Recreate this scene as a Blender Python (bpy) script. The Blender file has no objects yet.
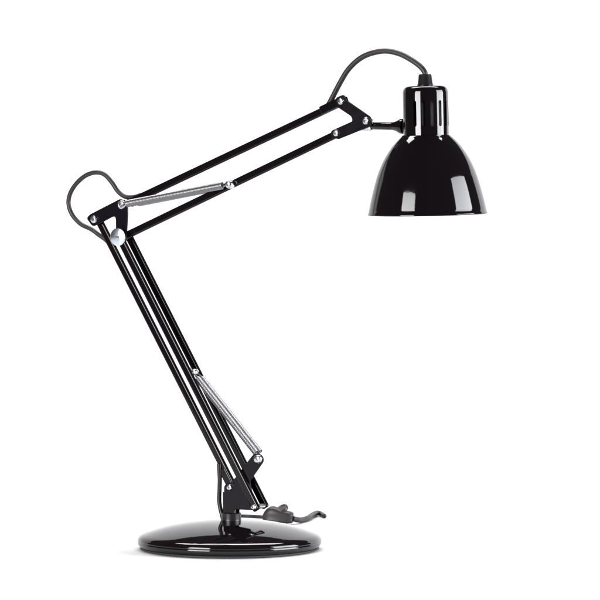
import bpy, bmesh, math, random
from mathutils import Vector, Matrix
R = math.radians
random.seed(3)
S = 0.0011                      # one design unit = 1.1 mm

# ------------------------------------------------------------------ camera
CAM_D, CAM_H, CAM_X, FOC, PITCH = 4800.0, 530.0, 70.5, 4823.0, R(3.346)
sc = bpy.context.scene
C = sc.collection
cd = bpy.data.cameras.new('camera'); cam = bpy.data.objects.new('camera', cd); C.objects.link(cam)
cam.location = (CAM_X*S, -CAM_D*S, CAM_H*S)
cam.rotation_euler = (R(90)-PITCH, 0, 0)
cd.sensor_width = 36; cd.lens = FOC/600*36
cd.clip_start = 0.05; cd.clip_end = 100
sc.camera = cam
sc.render.resolution_x = 1024; sc.render.resolution_y = 1024

# ------------------------------------------------------------------ world, lamps, exposure
w = bpy.data.worlds.new('World'); sc.world = w; w.use_nodes = True
w.node_tree.nodes['Background'].inputs[0].default_value = (1.0, 0.9, 0.95, 1)
w.node_tree.nodes['Background'].inputs[1].default_value = 0.06

def area(name, loc, target, sx, sy, power, col=(1, 1, 1)):
    l = bpy.data.lights.new(name, 'AREA'); l.shape = 'RECTANGLE'; l.size = sx; l.size_y = sy
    l.energy = power; l.color = col
    o = bpy.data.objects.new(name, l); C.objects.link(o); o.location = loc
    o.rotation_euler = (Vector(target)-Vector(loc)).to_track_quat('-Z', 'Y').to_euler()
    return o
top = area('overhead_softbox', (0.0, 1.25, 3.40), (0.0, 0.35, 0.0), 3.6, 1.0, 104); top.data.spread = R(120)
def panel(name, a, b, z0, z1, radiance, col=(1, 1, 1)):
    """upright softbox from plan point a to plan point b, facing the lamp"""
    A, B = Vector(a), Vector(b); c = (A+B)/2; wid = (B-A).length
    f = Vector((-(B-A).y, (B-A).x)).normalized()
    if f.dot(Vector((0.1, 0))-c) < 0: f = -f
    zc = (z0+z1)/2
    o = area(name, (c.x, c.y, zc), (c.x+f.x, c.y+f.y, zc), wid, z1-z0, radiance*math.pi*wid*(z1-z0), col)
    # a softbox is hottest low down, near its tube, and falls off towards the top
    l = o.data; l.use_nodes = True; nt = l.node_tree; em = nt.nodes['Emission']
    g = nt.nodes.new('ShaderNodeNewGeometry'); sp = nt.nodes.new('ShaderNodeSeparateXYZ')
    mr = nt.nodes.new('ShaderNodeMapRange')
    mr.inputs['From Min'].default_value = z0; mr.inputs['From Max'].default_value = z1
    mr.inputs['To Min'].default_value = 1.15; mr.inputs['To Max'].default_value = 0.55
    nt.links.new(g.outputs['Position'], sp.inputs[0]); nt.links.new(sp.outputs['Z'], mr.inputs['Value'])
    nt.links.new(mr.outputs['Result'], em.inputs['Strength'])
    return o
panel('left_softbox', (-1.40, -3.12), (-2.90, -2.27), 0.12, 2.09, 27)
panel('right_softbox', (2.75, -1.71), (4.17, 0.43), 0.12, 2.2, 22.5, (.93, .95, 1))

sc.view_settings.view_transform = 'Standard'; sc.view_settings.look = 'None'
sc.view_settings.exposure = -0.13; sc.view_settings.gamma = 1
sc.render.engine = 'CYCLES'

# ------------------------------------------------------------------ materials
def mat(name, col, rough=0.4, metal=0.0, ior=1.5, coat=0.0, noise=None, bump=None, rvar=None, spec=.5):
    m = bpy.data.materials.new(name); m.use_nodes = True
    nt = m.node_tree; b = nt.nodes['Principled BSDF']
    b.inputs['Base Color'].default_value = (*col, 1); b.inputs['Roughness'].default_value = rough
    b.inputs['Metallic'].default_value = metal; b.inputs['IOR'].default_value = ior
    b.inputs['Coat Weight'].default_value = coat; b.inputs['Specular IOR Level'].default_value = spec
    tc = nt.nodes.new('ShaderNodeTexCoord')
    if noise:
        scl, amt = noise
        n = nt.nodes.new('ShaderNodeTexNoise'); n.inputs['Scale'].default_value = scl; n.inputs['Detail'].default_value = 4
        nt.links.new(tc.outputs['Object'], n.inputs['Vector'])
        r = nt.nodes.new('ShaderNodeValToRGB')
        r.color_ramp.elements[0].position = .3; r.color_ramp.elements[1].position = .7
        r.color_ramp.elements[0].color = (*[c*(1-amt) for c in col], 1); r.color_ramp.elements[1].color = (*[min(1, c*(1+amt)) for c in col], 1)
        nt.links.new(n.outputs['Fac'], r.inputs['Fac']); nt.links.new(r.outputs['Color'], b.inputs['Base Color'])
    if rvar:
        scl, lo, hi = rvar
        n = nt.nodes.new('ShaderNodeTexNoise'); n.inputs['Scale'].default_value = scl; n.inputs['Detail'].default_value = 5
        nt.links.new(tc.outputs['Object'], n.inputs['Vector'])
        r = nt.nodes.new('ShaderNodeMapRange'); r.inputs['To Min'].default_value = lo; r.inputs['To Max'].default_value = hi
        nt.links.new(n.outputs['Fac'], r.inputs['Value']); nt.links.new(r.outputs['Result'], b.inputs['Roughness'])
    if bump:
        scl, st, dist = bump
        n = nt.nodes.new('ShaderNodeTexNoise'); n.inputs['Scale'].default_value = scl; n.inputs['Detail'].default_value = 3
        nt.links.new(tc.outputs['Object'], n.inputs['Vector'])
        bp = nt.nodes.new('ShaderNodeBump'); bp.inputs['Strength'].default_value = st; bp.inputs['Distance'].default_value = dist
        nt.links.new(n.outputs['Fac'], bp.inputs['Height']); nt.links.new(bp.outputs['Normal'], b.inputs['Normal'])
    return m
M = {
 'paint': mat('black gloss enamel', (0.0036, 0.0023, 0.0030), ior=1.5, spec=.42, rvar=(60, 0.03, 0.075), bump=(90, 0.05, 0.0006)),
 'bar':   mat('black enamel on steel bars', (0.0042, 0.0028, 0.0038), ior=1.5, rvar=(120, 0.05, 0.12), spec=.26),
 'plate': mat('black enamel on pressed plates', (0.0050, 0.0036, 0.0062), ior=1.5, rvar=(120, 0.12, 0.20), spec=.2),
 'plastic': mat('black plastic', (0.008, 0.006, 0.008), 0.3, noise=(200, .25), spec=.35),
 'rubber': mat('dark grey cable sheath', (0.014, 0.0105, 0.012), 0.44, spec=.35, noise=(300, .15)),
 'switch': mat('dark grey switch plastic', (0.018, 0.0135, 0.015), 0.45, spec=.35, noise=(250, .12)),
 'steel': mat('bright steel', (0.60, 0.60, 0.63), 0.2, 1.0, rvar=(500, .14, .3)),
 'spring': mat('spring wire', (0.31, 0.302, 0.315), 0.36, 1.0),
 'dark': mat('black recess shade and lamp holder', (0.01, 0.01, 0.012), 0.6),
 'paper': mat('white backdrop', (0.56, 0.558, 0.558), 0.75, noise=(3, .008)),
 'foot': mat('black felt foot', (0.012, 0.010, 0.012), 0.7),
}
# zinc washer: turned rings
def washer_mat():
    m = mat('zinc plated washer', (0.66, 0.74, 0.80), 0.26, 1.0, noise=(180, .10))
    nt = m.node_tree; b = nt.nodes['Principled BSDF']
    tc = nt.nodes.new('ShaderNodeTexCoord')
    g = nt.nodes.new('ShaderNodeTexWave'); g.wave_type = 'RINGS'; g.rings_direction = 'Y'; g.inputs['Scale'].default_value = 420
    g.inputs['Distortion'].default_value = .6
    nt.links.new(tc.outputs['Object'], g.inputs['Vector'])
    bp = nt.nodes.new('ShaderNodeBump'); bp.inputs['Strength'].default_value = .12; bp.inputs['Distance'].default_value = .0003
    nt.links.new(g.outputs['Fac'], bp.inputs['Height']); nt.links.new(bp.outputs['Normal'], b.inputs['Normal'])
    return m
M['zinc'] = washer_mat()

# ------------------------------------------------------------------ helpers
YAW = R(32)                    # the arm's plane is turned: its front faces a little to the left
nrm = Vector((-math.sin(YAW), -math.cos(YAW), 0)); e1 = Vector((math.cos(YAW), -math.sin(YAW), 0))
camp = Vector((CAM_X, -CAM_D, CAM_H))
def ray(px, py):
    a, b = (px-300)/FOC, (300-py)/FOC
    return Vector((a, 0, 0)) + b*Vector((0, math.sin(PITCH), math.cos(PITCH))) + Vector((0, math.cos(PITCH), -math.sin(PITCH)))
def uv(px, py, wd=0.0):
    """in-plane position (u right, v up) of a measured point lying wd in front of the arm's middle plane"""
    d = ray(px, py); t = (wd - camp.dot(nrm))/d.dot(nrm)
    p = camp + t*d
    return Vector((p.dot(e1), p.z))
def L3(p, wd): return Vector((p[0], -wd, p[1]))
def floor_pt(px, py, z=0.0):
    """world point at height z -> lamp frame"""
    d = ray(px, py); t = (z - camp.z)/d.z; p = camp + t*d
    return Vector((p.dot(e1), -p.dot(nrm), p.z))
def depth_pt(px, py, Y):
    d = ray(px, py); t = (Y - camp.y)/d.y; p = camp + t*d
    return Vector((p.dot(e1), -p.dot(nrm), p.z))

def link(name, bm, m, parent=None, smooth=40, wn=False):
    bmesh.ops.recalc_face_normals(bm, faces=bm.faces)
    bmesh.ops.scale(bm, vec=(S, S, S), verts=bm.verts)
    me = bpy.data.meshes.new(name); bm.to_mesh(me); bm.free()
    for mm in (m if isinstance(m, (list, tuple)) else [m]): me.materials.append(mm)
    for p in me.polygons: p.use_smooth = True
    try: me.set_sharp_from_angle(angle=R(smooth))
    except Exception: pass
    o = bpy.data.objects.new(name, me); C.objects.link(o)
    if parent: o.parent = parent
    if wn:
        wm_ = o.modifiers.new('weighted_normals', 'WEIGHTED_NORMAL'); wm_.weight = 100; wm_.keep_sharp = True
    return o

def frame(origin, axis, xref=None):
    z = Vector(axis).normalized()
    x = Vector(xref) if xref is not None else (Vector((0, 0, 1)) if abs(z.z) < .9 else Vector((1, 0, 0)))
    x = (x - z*x.dot(z)).normalized(); y = z.cross(x)
    m = Matrix((x, y, z)).transposed().to_4x4(); m.translation = Vector(origin)
    return m

def lathe(bm, prof, mtx=None, seg=64, closed=False, mi=0):
    mtx = mtx or Matrix.Identity(4); rings = []
    for r, z in prof:
        if r < 1e-6: rings.append([bm.verts.new(mtx @ Vector((0, 0, z)))])
        else: rings.append([bm.verts.new(mtx @ Vector((r*math.cos(2*math.pi*k/seg), r*math.sin(2*math.pi*k/seg), z))) for k in range(seg)])
    prs = list(zip(rings, rings[1:])) + ([(rings[-1], rings[0])] if closed else [])
    for A, B in prs:
        for k in range(seg):
            k2 = (k+1) % seg
            if len(A) == 1 and len(B) == 1: continue
            if len(A) == 1: f = bm.faces.new((A[0], B[k], B[k2]))
            elif len(B) == 1: f = bm.faces.new((A[k], A[k2], B[0]))
            else: f = bm.faces.new((A[k], A[k2], B[k2], B[k]))
            f.material_index = mi
    return bm

def box_between(bm, a, b, wid, dep, up, bev=1.0, seg=3, mi=0):
    """rounded box from a to b, dep along up-vector, wid across"""
    a, b = Vector(a), Vector(b); ln = (b-a).length
    m = frame((a+b)/2, b-a, up)
    r = bmesh.ops.create_cube(bm, size=1.0, matrix=m @ Matrix.Diagonal((dep, wid, ln, 1)))
    vs = r['verts']; es = list({e for v in vs for e in v.link_edges})
    if bev > 0: bmesh.ops.bevel(bm, geom=es, offset=bev, segments=seg, profile=.5, affect='EDGES')
    return bm

def round_poly(pts, seg=6):
    """pts: (x, y, radius) -> rounded outline"""
    out = []; n = len(pts)
    for i, (x, y, r) in enumerate(pts):
        p = Vector((x, y)); a = Vector(pts[i-1][:2]); b = Vector(pts[(i+1) % n][:2])
        if r <= 0: out.append(p); continue
        da, db = (a-p), (b-p); la, lb = da.length, db.length; da.normalize(); db.normalize()
        ang = da.angle(db); t = min(r/math.tan(ang/2), la*.49, lb*.49)
        for k in range(seg+1):
            s = k/seg
            out.append((1-s)**2*(p+da*t) + 2*s*(1-s)*p + s*s*(p+db*t))
    return out

def plate(bm, pts, w0, w1, bev=0.35):
    vs = [bm.verts.new(L3(p, w0)) for p in pts]; f = bm.faces.new(vs)
    ex = bmesh.ops.extrude_face_region(bm, geom=[f])
    nv = [g for g in ex['geom'] if isinstance(g, bmesh.types.BMVert)]
    bmesh.ops.translate(bm, verts=nv, vec=Vector((0, -(w1-w0), 0)))
    es = [e for v in nv for e in v.link_edges if e.other_vert(v) in nv] + [e for v in vs for e in v.link_edges if e.other_vert(v) in vs]
    es = [e for e in set(es)]
    if bev: bmesh.ops.bevel(bm, geom=es, offset=bev, segments=2, profile=.5, affect='EDGES', clamp_overlap=True)
    return bm

def spline(pts, n=10):
    P = [Vector(p) for p in pts]; P = [P[0]*2-P[1]] + P + [P[-1]*2-P[-2]]; out = []
    for i in range(1, len(P)-2):
        for k in range(n):
            t = k/n; a, b, c, d = P[i-1:i+3]
            out.append(.5*((2*b)+(c-a)*t+(2*a-5*b+4*c-d)*t*t+(3*b-a-3*c+d)*t**3))
    out.append(P[-2]); return out

def tube(bm, pts, rad, seg=12, mi=0, cap=True):
    n = len(pts); rings = []; up = None
    for i, p in enumerate(pts):
        t = (pts[min(i+1, n-1)]-pts[max(i-1, 0)]).normalized()
        if up is None: up = t.orthogonal().normalized()
        up = (up - t*up.dot(t)).normalized(); sd = t.cross(up)
        r = rad(i/(n-1)) if callable(rad) else rad
        rings.append([bm.verts.new(p + r*(math.cos(2*math.pi*k/seg)*up + math.sin(2*math.pi*k/seg)*sd)) for k in range(seg)])
    for A, B in zip(rings, rings[1:]):
        for k in range(seg):
            bm.faces.new((A[k], A[(k+1) % seg], B[(k+1) % seg], B[k])).material_index = mi
    if cap: bm.faces.new(rings[0][::-1]).material_index = mi; bm.faces.new(rings[-1]).material_index = mi
    return bm

def helix(bm, a, b, rad, wire, turns, spt=14, seg=6, phase=0):
    a, b = Vector(a), Vector(b); m = frame(a, b-a); ln = (b-a).length; pts = []
    N = int(turns*spt)
    for i in range(N+1):
        t = i/N; an = 2*math.pi*turns*t + phase
        pts.append(m @ Vector((rad*math.cos(an), rad*math.sin(an), ln*t)))
    return tube(bm, pts, wire, seg)

# ------------------------------------------------------------------ the setting
def sweep():
    bm = bmesh.new()
    y0, y1, rr, top, th, X = -620, 1150, 420, 1200, 3.0, 2400
    def line(off):     # off = distance below / behind the white face
        p = [(y0+k*(y1-y0)/8, -off) for k in range(9)]
        p += [(y1+(rr+off)*math.sin(R(a)), rr-(rr+off)*math.cos(R(a))) for a in range(6, 91, 6)]
        return p + [(y1+rr+off, rr+k*(top-rr)/4) for k in range(1, 5)]
    loop = line(0) + line(th)[::-1]
    A = [bm.verts.new((-X, y, z)) for y, z in loop]; B = [bm.verts.new((X, y, z)) for y, z in loop]
    n = len(loop)
    for k in range(n): bm.faces.new((A[k], A[(k+1) % n], B[(k+1) % n], B[k]))
    h = n//2
    for V in (A, B):
        for k in range(h-1): bm.faces.new((V[k], V[k+1], V[n-2-k], V[n-1-k]))
    o = link('backdrop', bm, M['paper'])
    o['label'] = 'seamless white studio sweep under and behind the lamp'; o['category'] = 'backdrop'; o['kind'] = 'structure'
    return o
sweep()

# ------------------------------------------------------------------ the lamp
lamp = bpy.data.objects.new('desk_lamp', None); C.objects.link(lamp)
lamp.rotation_euler = (0, 0, -YAW); lamp.location = (0, 0, 0.0004)
lamp.empty_display_size = .05
lamp['label'] = 'glossy black balanced-arm desk lamp with chrome springs on a round domed base'
lamp['category'] = 'desk lamp'

# --- base
prof = [(0, 3), (86, 3)]
foot = bmesh.new(); lathe(foot, [(0, 0), (88.6, 0), (89.3, .4), (89.3, 1.8), (88.6, 2.3), (0, 2.3)], seg=128)
base = bmesh.new()
dz = lambda r: 28.8-.0014*r*r-6e-8*r**4
prof = [(r, dz(r)) for r in (0, 8, 16, 24, 32, 40, 48, 56, 62, 68, 73, 77, 80.5, 83.5, 86)]
prof += [(88.0, 14.25), (89.6, 13.3), (90.9, 12.1), (91.7, 10.8), (92.05, 9.5), (92.1, 8.9), (91.75, 8.55), (91.75, 8.35), (92.1, 8.0), (92.0, 6.4), (91.6, 5.0), (90.8, 3.7), (89.7, 2.7), (88.6, 2.2), (0, 2.2)]
lathe(base, prof, seg=160)
base = link('base', base, M['paint'], lamp, smooth=50)
fo = link('foot_ring', foot, M['foot'], base)
# swivel collar the arm turns in
bm = bmesh.new()
CU = uv(231.3, 520, 0)[0]
cm = Matrix.Translation((CU, 0, 0))
lathe(bm, [(0, 25), (10.4, 25), (10.4, 28.2), (10.1, 28.5), (10.0, 28.9), (10.0, 30.4), (10.0, 35.6), (9.3, 36.4), (0, 36.4)], cm, 48)
link('swivel_collar', bm, M['plastic'], base)

def screw(px, py, wd, r, parent, mt='steel', h=2.2, name='screw', rot=None, cross=True):
    """pan-head screw with its recess drawn as thin dark bars, its axis square to the arm's plane"""
    p = L3(uv(px, py, wd+h), wd)
    m = frame(p, (0, -1, 0))
    bm = bmesh.new()
    lathe(bm, [(0, -1.5), (r*.98, -1.5), (r, -.2), (r, h*.35), (r*.9, h*.75), (r*.7, h*.95), (r*.45, h), (0, h)], m, 32)
    a0 = random.uniform(0, 90) if rot is None else rot
    for k in ((0, 90) if cross else (0,)):
        mm = m @ Matrix.Rotation(R(a0+k), 4, 'Z') @ Matrix.Translation((0, 0, h+.02)) @ Matrix.Diagonal((r*.8, r*.13, .3+.02*k/90, 1))
        q = bmesh.ops.create_cube(bm, size=1, matrix=mm)
        for f in {f for v in q['verts'] for f in v.link_faces}: f.material_index = 1  # dark bars stand in for the shade inside the recess
    return link(name, bm, [M[mt], M['dark']], parent)

# --- joints (front screw heads measured, then carried back through the plane)
J_el_left  = uv(93.3, 219.8, 9)
J_el_top   = uv(120.8, 205, 9)
J_el_low   = uv(117.5, 237.4, 12.4)
J_b_left   = uv(228.7, 488, 9)
J_b_right  = uv(252.6, 507.8, 14.5)
J_lug      = uv(256.6, 459.8, 9)
J_h_top    = uv(340, 101.8, 7)
J_h_low    = uv(335.3, 133.5, 7)
J_h_end    = uv(365, 121.2, 7)
BW = 7.0
def on(a, b, t): return a + (b-a)*t
def bar(name, a, b, wd, ext0=3, ext1=3, wid=7.9, dep=4.6, bev=1.9, mt='bar'):
    d = (b-a).normalized(); bm = bmesh.new()
    box_between(bm, L3(a-d*ext0, wd), L3(b+d*ext1, wd), wid, dep, (0, -1, 0), bev, 4)
    return link(name, bm, M[mt], lamp, smooth=80, wn=True)
low_back = bar('lower_arm_bar', J_el_left, J_b_left, 0, 4, 5, 8.2)
low_f = bar('lower_arm_bar', J_el_low, J_b_right, 8.8, 3.5, 4, 8.5)
low_r = bar('lower_arm_bar', J_el_low, J_b_right, -8.0, 3.5, 2.8, 8.2)
up_top = bar('upper_arm_bar', J_el_top, J_h_top, 0, 3, 5, 7.7)
up_low = bar('upper_arm_bar', J_el_low, J_h_low, 0, 3, 4, 7.7)

# --- base bracket: two cheeks joined by a stem
F = 12.0
def cheeks(bm, px_pts, f0, f1, both=True, lit=None):
    pts = [(*uv(x, y, f1), r) for x, y, r in px_pts]
    pl = round_poly(pts)
    plate(bm, pl, f0, f1)
    if both: plate(bm, pl, -f1, -f0)
bm = bmesh.new()
def arc(cx, cy, r, a0, a1, n=9): return [(cx+r*math.cos(R(a0+(a1-a0)*k/n)), cy-r*math.sin(R(a0+(a1-a0)*k/n)), 0) for k in range(n+1)]
cheeks(bm, [(224.2, 515, 1)] + arc(228.9, 488.3, 5.0, 185, 75, 6) + [(236, 477, 2)] + arc(256.9, 460.2, 6.4, 142, -42, 12) + [(249.5, 482, 3), (254.8, 505, 2), (254.5, 510.6, 2), (234.2, 509.8, 2), (234.2, 515, 1)], 4.8, 6.2, False)
plate(bm, round_poly([(*uv(x, y, 6.2), q) for x, y, q in [(224.2, 515, 1), (224.2, 484.5, 4), (231, 481, 2), (238, 476, 3), (246, 494, 3), (248, 505, 2), (247.5, 509.6, 2), (234.2, 509.8, 2), (234.2, 515, 1)]]), -4.0, -2.8)
# folded back web between the cheeks
a = uv(226.2, 492, 0); b = uv(226.2, 515, 0)
box_between(bm, L3(a, 0), L3(b, 0), 2.4, 9.0, (0, -1, 0), .4, 2)
bracket = link('base_bracket', bm, M['plate'], lamp, smooth=60, wn=True)
bm = bmesh.new()
su = (uv(229.5, 512, 9)[0] + uv(229.5, 512, 9)[0])/2
lathe(bm, [(0, 30), (5.6, 30), (5.6, 41), (5.0, 43), (0, 43)], Matrix.Translation((CU, 0, 0)), 32)
link('swivel_pin', bm, M['plate'], bracket)
screw(228.7, 488, 6.2, 3.3, bracket)
screw(252.6, 507.8, 11.1, 3.0, bracket)
screw(256.6, 459.8, 6.2, 4.6, bracket, h=3.4, cross=False)

bm = bmesh.new()
lathe(bm, [(0, -5.7), (2.5, -5.7), (2.5, 6.4), (0, 6.4)], frame(L3(J_b_right, 0), (0, -1, 0)), 24)
link('spacer', bm, M['steel'], bracket)

# --- elbow bracket
bm = bmesh.new()
cheeks(bm, [(86.2, 218.5, 3), (90.0, 214.6, 3), (119.5, 199.4, 5), (127.6, 200.8, 5), (127.6, 214, 6), (126.0, 244, 6), (112.2, 245, 6), (115.8, 230, 6), (115.6, 215.6, 3.4), (99.0, 224.3, 2), (92.5, 227.2, 5)], 5.0, 6.6, False)
elbow = link('elbow_bracket', bm, M['plate'], lamp, smooth=60, wn=True)
screw(92.9, 219.8, 6.6, 3.9, elbow, h=2.6)
screw(120.5, 205.2, 6.6, 4.6, elbow, h=3.2, cross=False)
# cross pin with sleeve
for J, nm in ((J_el_left, 'pin'), (J_el_top, 'pin'), (J_el_low, 'pin')):
    bm = bmesh.new(); hw = 11.1 if J is J_el_low else 6.5
    lathe(bm, [(0, -hw), (2.2, -hw), (2.2, hw), (0, hw)], frame(L3(J, 0), (0, -1, 0)), 20)
    link(nm, bm, M['steel'], elbow)
# big zinc washer on the low pivot
bm = bmesh.new(); wm = frame(L3(J_el_low, 11.2), (0, -1, 0))
lathe(bm, [(0, 0), (8.6, 0), (9.0, .3), (9.0, .9), (8.6, 1.2), (2.2, 1.5), (0, 1.5)], Matrix.Identity(4), 64)
bmesh.ops.rotate(bm, verts=bm.verts, matrix=Matrix.Rotation(R(90), 3, 'X'))
washer = link('washer', bm, M['zinc'], elbow); washer.location = Vector((J_el_low[0], -11.2, J_el_low[1]))*S
bm = bmesh.new()
lathe(bm, [(0, 1), (1.9, 1), (1.9, 3.6), (1.5, 4.0), (.7, 4.0), (.6, 2.8), (0, 2.8)], wm, 24)
link('rivet', bm, M['steel'], elbow)

# --- head bracket: Y-shaped cheeks
bm = bmesh.new()
cheeks(bm, [(334.6, 98.6, 4), (343.3, 94.8, 3), (347.5, 101.4, 3), (370.5, 117.3, 6), (372.0, 126.0, 6), (338.5, 139.6, 2), (331.6, 138.2, 4), (330.4, 131.4, 3.5), (352.6, 121.4, 3.2), (351.0, 116.8, 3.2), (337.0, 107.3, 4)], 3.0, 4.8, False)
head_bracket = link('head_bracket', bm, M['plate'], lamp, smooth=60, wn=True)
screw(340, 101.8, 4.8, 3.4, head_bracket, h=1.8)
screw(335.3, 133.5, 4.8, 3.3, head_bracket, h=1.8)
screw(365, 121.2, 4.8, 3.8, head_bracket, h=2.0)
for J in (J_h_top, J_h_low, J_h_end):
    bm = bmesh.new(); lathe(bm, [(0, -4.7), (2, -4.7), (2, 4.7), (0, 4.7)], frame(L3(J, 0), (0, -1, 0)), 20)
    link('pin', bm, M['steel'], head_bracket)
# steel friction block the shade's stem starts from
ua, ub = uv(360.5, 126.5, 0), uv(372.3, 126.5, 0)
bm = bmesh.new(); box_between(bm, L3(ua, 0), L3(ub, 0), 8.8, 6.4, (0, -1, 0), .9, 3)
link('friction_block', bm, M['steel'], head_bracket, smooth=60, wn=True)

# --- springs
def spring(ax, bx, w0, w1, rad, wire, pitch, t0=.05, t1=.95, phase=0, ring_b=True):
    A, B = L3(ax, w0), L3(bx, w1); d = (B-A); ln = d.length
    a, b = A+d*t0, A+d*t1
    bm = bmesh.new(); helix(bm, a, b, rad, wire, (b-a).length/pitch, phase=phase)
    o = link('spring', bm, M['spring'], lamp, smooth=180)
    # hooked ends
    for P, q, sgn in ((A, a, 1), (B, b, -1)):
        u_ = d.normalized()*sgn; side = Vector((0, -1, 0)).cross(u_).normalized()
        bm = bmesh.new(); rr = 2.3
        if sgn < 0 and not ring_b:
            tube(bm, spline([Vector((P.x, P.y*.15, P.z)), Vector((P.x, P.y*.5, P.z)) + u_*2.5, q + u_*.6 + side*(rad*.6), q + u_*1.2 + side*rad], 4), wire, 8)
            link('spring_hook', bm, M['spring'], o); continue
        pts = [P + rr*(math.cos(R(g))*u_ + math.sin(R(g))*side) for g in range(-300, 1, 20)]
        pts += [P + u_*(rr+.8) + side*.4, q + u_*.6 + side*(rad*.6), q + u_*1.2 + side*rad]
        tube(bm, spline(pts, 3), wire*1.0, 8)
        link('spring_hook', bm, M['spring'], o)
    return o
J_sp = uv(193.2, 372.6, 2)
spring(J_sp, J_lug, 2.9, 1.2, 2.85, .56, 1.2, .07, .93, ring_b=False)
spring(J_sp, J_lug, -4.2, -5.9, 2.85, .56, 1.2, .07, .93, phase=2, ring_b=False)
J_us = uv(227.6, 184.8, 8)
J_ul = uv(121.5, 205.2, 9)
spring(J_ul, J_us, 10.6, 7.0, 3.25, .58, 1.2, .06, .95)
spring(J_ul, J_us, -10.6, -7.0, 3.25, .58, 1.2, .06, .95, phase=1)
# spring tab on the lower bars, spring screw on the upper bar
bm = bmesh.new()
lathe(bm, [(0, -8), (1.8, -8), (1.8, 8), (0, 8)], frame(L3(J_sp, 0), (0, -1, 0)), 20)
tab = link('spring_pin', bm, M['steel'], low_r)
bm = bmesh.new()
d = (J_b_right-J_el_low).normalized(); jp = J_el_low + d*((J_sp-J_el_low).dot(d))
for s in (-1, 1):
    box_between(bm, L3(jp-d*5, s*6.9), L3(jp+d*5, s*6.9), 8, 1.0, (0, -1, 0), .5, 2)
link('spring_tab', bm, M['plate'], low_r, smooth=60, wn=True)
screw(193.2, 372.6, 5.6, 3.2, low_r, h=2, cross=False)
screw(227.4, 184.8, 2.6, 4.3, up_low, h=6.6, cross=False)

# --- cable clips on the bars
def sleeve(a, b, t0, t1, parent, wid=8.6, wd=0, off=0):
    d = (b-a).normalized(); nn = Vector((-d[1], d[0])); A = on(a, b, t0)+nn*off; B = on(a, b, t1)+nn*off
    bm = bmesh.new(); box_between(bm, L3(A, wd), L3(B, wd), wid, 6.6, (0, -1, 0), 1.2, 3)
    return link('cable_sleeve', bm, M['bar'], parent, smooth=60, wn=True)
sleeve(J_el_top, J_h_top, .902, 1.0, up_top, 8.6, 0, .9)
sleeve(J_el_left, J_b_left, .93, 1.0, low_back, 8.2, 0, -1.5)

# --- shade stem
n_c = uv(426.0, 126.3, 0)
sa = uv(371.5, 126.3, 0)
axis = Vector((1, 0, 0))
ln = n_c[0]-sa[0]
bm = bmesh.new()
lathe(bm, [(0, 0), (3.5, 0), (3.8, .4), (3.8, 21.5), (3.9, 24), (4.3, 25.6), (4.9, 27.5), (5.8, 30.0), (7.0, 32.5), (7.6, 34), (7.6, 37), (0, 37)], frame(L3(sa, 0), axis), 40)
stem = link('shade_stem', bm, M['paint'], lamp)
screw(395.6, 125.8, 4.0, 1.2, stem, h=.6, name='stem_dot')  # small steel dot on the stem near its flare

# --- lampshade, hung on its axis
HB = uv(426.2, 136.5, 0); TOPZ = 0
tilt = Matrix.Rotation(R(-1.35), 4, 'Y')
hub = Matrix.Translation(L3(HB, 0)) @ tilt @ Matrix.Scale(1/1.025, 4)
out = [(23.4, 1.2), (24.3, .6), (25.3, -.6), (27.2, -2.2), (31.0, -6.0), (34.7, -10.3), (38.2, -15.2), (41.6, -20.6), (44.9, -26.8), (47.9, -33.6), (50.6, -41.0), (52.9, -48.8), (55.1, -57.0), (57.0, -64.8), (58.5, -71.8), (59.3, -75.6), (59.9, -76.4), (60.1, -77.2), (59.7, -78.0), (59.0, -78.0)]
inn = [(max(r-1.3, 21.0), z-.9 if z < 0 else z) for r, z in out[:16]]
bm = bmesh.new()
lathe(bm, out + [(58.3, -77.6)] + inn[::-1], hub, 160, closed=True)
shade = link('lampshade', bm, M['paint'], lamp, smooth=60)

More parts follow.
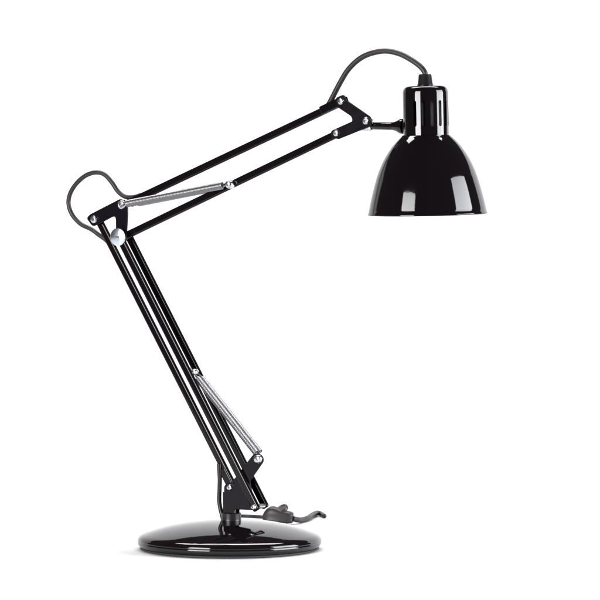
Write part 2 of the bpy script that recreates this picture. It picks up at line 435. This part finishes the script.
# slotted collar (neck)
NH = 50.2
def neck():
    bm = bmesh.new(); ro, ri = 22.7, 21.2
    prof = [(ro, 0), (ro, 10), (ro, NH-7), (ro-.35, NH-4.6), (ro-1.3, NH-2.6), (ro-2.9, NH-1.1), (ro-5.2, NH-.3), (ro-8, NH), (5, NH), (5, NH-1.5), (ri-8, NH-1.5), (ri-5, NH-1.9), (ri-2.4, NH-3.2), (ri-.6, NH-5.6), (ri, NH-8), (ri, 0)]
    lathe(bm, prof, None, 128, closed=True)
    o = link('neck_tmp', bm, M['paint'])
    cb = bmesh.new()
    for k in range(16):
        az = -86 + YAW*180/math.pi - 11.5 + 22.5*k      # in the lamp's own frame
        rel = (az + 90 - YAW*180/math.pi + 180) % 360 - 180   # relative to the camera, + = right
        if -115 < rel < -34: continue
        m = Matrix.Rotation(R(az), 4, 'Z')
        zl, zh, hw = 9.8, 35.6, 1.75
        ol = [Vector((hw*math.cos(R(a)), zh-hw+hw*math.sin(R(a)))) for a in range(0, 181, 20)] + [Vector((hw*math.cos(R(a)), zl+hw+hw*math.sin(R(a)))) for a in range(180, 361, 20)]
        A = [cb.verts.new(m @ Vector((17, p[0], p[1]))) for p in ol]; B = [cb.verts.new(m @ Vector((27, p[0], p[1]))) for p in ol]
        cb.faces.new(A); cb.faces.new(B[::-1])
        for i in range(len(A)): cb.faces.new((A[i], B[i], B[(i+1) % len(B)], A[(i+1) % len(A)]))
    c = link('cut_tmp', cb, M['paint'])
    md = o.modifiers.new('b', 'BOOLEAN'); md.operation = 'DIFFERENCE'; md.solver = 'EXACT'; md.object = c
    bpy.context.view_layer.update()
    me = bpy.data.meshes.new_from_object(o.evaluated_get(bpy.context.evaluated_depsgraph_get()))
    bpy.data.objects.remove(o); bpy.data.objects.remove(c)
    b2 = bmesh.new(); b2.from_mesh(me); bmesh.ops.scale(b2, vec=(1/S,)*3, verts=b2.verts)
    bmesh.ops.transform(b2, matrix=hub, verts=b2.verts)
    o = link('slotted_collar', b2, M['paint'], shade, smooth=35)
    bv = o.modifiers.new('pressed_edges', 'BEVEL'); bv.width = .32*S; bv.segments = 2; bv.limit_method = 'ANGLE'; bv.angle_limit = R(60)
    return o
neck()
bm = bmesh.new()      # lamp holder inside the collar
lathe(bm, [(0, -8), (13, -8), (14.5, -6), (14.5, 36), (12, 40), (5.0, 43), (5.0, NH), (0, NH)], hub, 40)
link('lamp_holder', bm, M['dark'], shade)
bm = bmesh.new()
lathe(bm, [(0, NH-1), (8.2, NH-1), (8.2, NH+.8), (7.7, NH+1.4), (6.5, NH+10.6), (6.0, NH+11.3), (3.2, NH+11.5), (2.9, NH+10), (0, NH+10)], hub, 40)
link('cord_gland', bm, M['plastic'], shade)

# --- cords
cord = bpy.data.objects.new('power_cord', None)
def cordpts(lst, wd=None):
    return [L3(uv(x, y, (wd if len(q) == 0 else q[0])), (wd if len(q) == 0 else q[0])) for x, y, *q in lst]
bm = bmesh.new()
top = hub @ Vector((0, 0, NH+6))
pts = cordpts([(325, 109.5), (328.6, 105), (331.6, 99.5), (340.2, 83), (348.4, 69.8), (359.4, 59.4), (371, 53.8), (385.5, 51.4), (399.5, 54.2), (411.5, 60.4), (420.2, 66.8), (424.6, 72.5)], 0)
pts.append(hub @ Vector((0, 0, NH+10))); pts.append(top)
tube(bm, spline(pts, 10), 2.75, 14)
link('head_cord', bm, M['rubber'], lamp, smooth=180)
bm = bmesh.new()
pts = cordpts([(113, 248), (106, 240.5), (98.5, 235), (91, 229.5), (80.5, 224.2), (72.2, 215), (68.6, 204.5), (70.2, 194), (76.5, 183.8), (86, 175.8), (96, 172.8), (104.5, 175), (112, 183), (118, 191.8), (125.2, 197), (134, 197.5), (142, 195)], -1.0)
tube(bm, spline(pts, 10), 2.35, 14)
link('elbow_cord', bm, M['rubber'], lamp, smooth=180)
bm = bmesh.new()
pts = cordpts([(219, 464), (219.4, 472), (219.8, 479), (219.6, 489), (219.2, 500), (220.2, 508), (222.2, 516), (223.5, 522)], 3)
tube(bm, spline(pts, 10), 2.3, 14)
link('base_cord', bm, M['plastic'], lamp, smooth=180)

# mains cord on the table with its in-line switch
ZS = 6.2
yd = 235.0
p_in = depth_pt(263, 517.4, yd); p_out = depth_pt(292.5, 518.8, yd-4)
bm = bmesh.new()
pts = [Vector((math.cos(R(0))*0, 0, 0))]
b0 = depth_pt(214, 520, 86); b0.z = 6
pts = [b0, depth_pt(214, 519, 130), depth_pt(219, 518, 190), depth_pt(228, 517.2, 250), depth_pt(240, 516.4, 270), depth_pt(252, 516.8, 250), p_in]
pts[1].z = 3.0; pts[2].z = 2.6
tube(bm, spline(pts, 8), 1.9, 12)
mains = link('mains_cord', bm, M['rubber'], lamp, smooth=180)
bm = bmesh.new()
pts = [p_out, depth_pt(297, 520.0, 236)]
for x, y in ((302.0, 520.2), (308, 518.4), (312.5, 515.4), (316.8, 513.4), (320.8, 513.9), (324.6, 516.4)):
    pts.append(floor_pt(x, y, 2.9 if x < 320 else 2.2))
tube(bm, spline(pts, 10), lambda t: 2.9-.7*max(0, (t-.6)/.4), 14)
mc = link('mains_cord', bm, M['rubber'], lamp, smooth=180)

# in-line switch body
def switch():
    ax = (p_out-p_in); ln = ax.length
    m = frame(p_in, ax, (0, 0, 1))     # local x = up, y = across, z = along
    secs = [(-.6, 1.6, -1.6, 2.2), (.2, 3.6, -2.8, 3.8), (1.6, 6.4, -4.2, 5.6), (4.0, 9.4, -5.2, 7.2), (7.5, 11.6, -5.4, 8.4), (11, 12.0, -5.4, 9.0), (15, 11.0, -5.4, 9.2), (20, 9.2, -5.4, 9.2), (25, 7.9, -5.4, 8.8), (28.5, 7.2, -5.2, 8.2), (ln-.6, 6.6, -4.9, 7.4), (ln+.3, 5.8, -4.2, 6.6)]
    bm = bmesh.new(); rings = []
    for z, tp, bt, wdt in secs:
        ring = []
        for k in range(32):
            a = 2*math.pi*(k+.5)/32; c, s = math.cos(a), math.sin(a); q = .6
            X = (tp if c > 0 else -bt)*math.copysign(abs(c)**q, c); Y = wdt*math.copysign(abs(s)**q, s)
            if abs(c) < .16: Y *= .94                 # seam where the two shells meet
            ring.append(bm.verts.new(m @ Vector((X, Y, z))))
        rings.append(ring)
    for A, B in zip(rings, rings[1:]):
        for k in range(32): bm.faces.new((A[k], A[(k+1) % 32], B[(k+1) % 32], B[k]))
    bm.faces.new(rings[0][::-1]); bm.faces.new(rings[-1])
    o = link('inline_switch', bm, M['switch'], mains, smooth=45)
    bm = bmesh.new()     # thumb wheel
    c = m @ Vector((9.6, 0.5, 20.0))
    wmx = frame(c, (-0.25, -0.62, 1))
    lathe(bm, [(0, -2.2), (6.0, -2.2), (6.6, -1.5), (6.6, 1.0), (6.0, 1.9), (5.2, 2.1), (4.6, 1.8), (0, 1.8)], wmx, 36)
    link('thumb_wheel', bm, M['switch'], o)
switch()
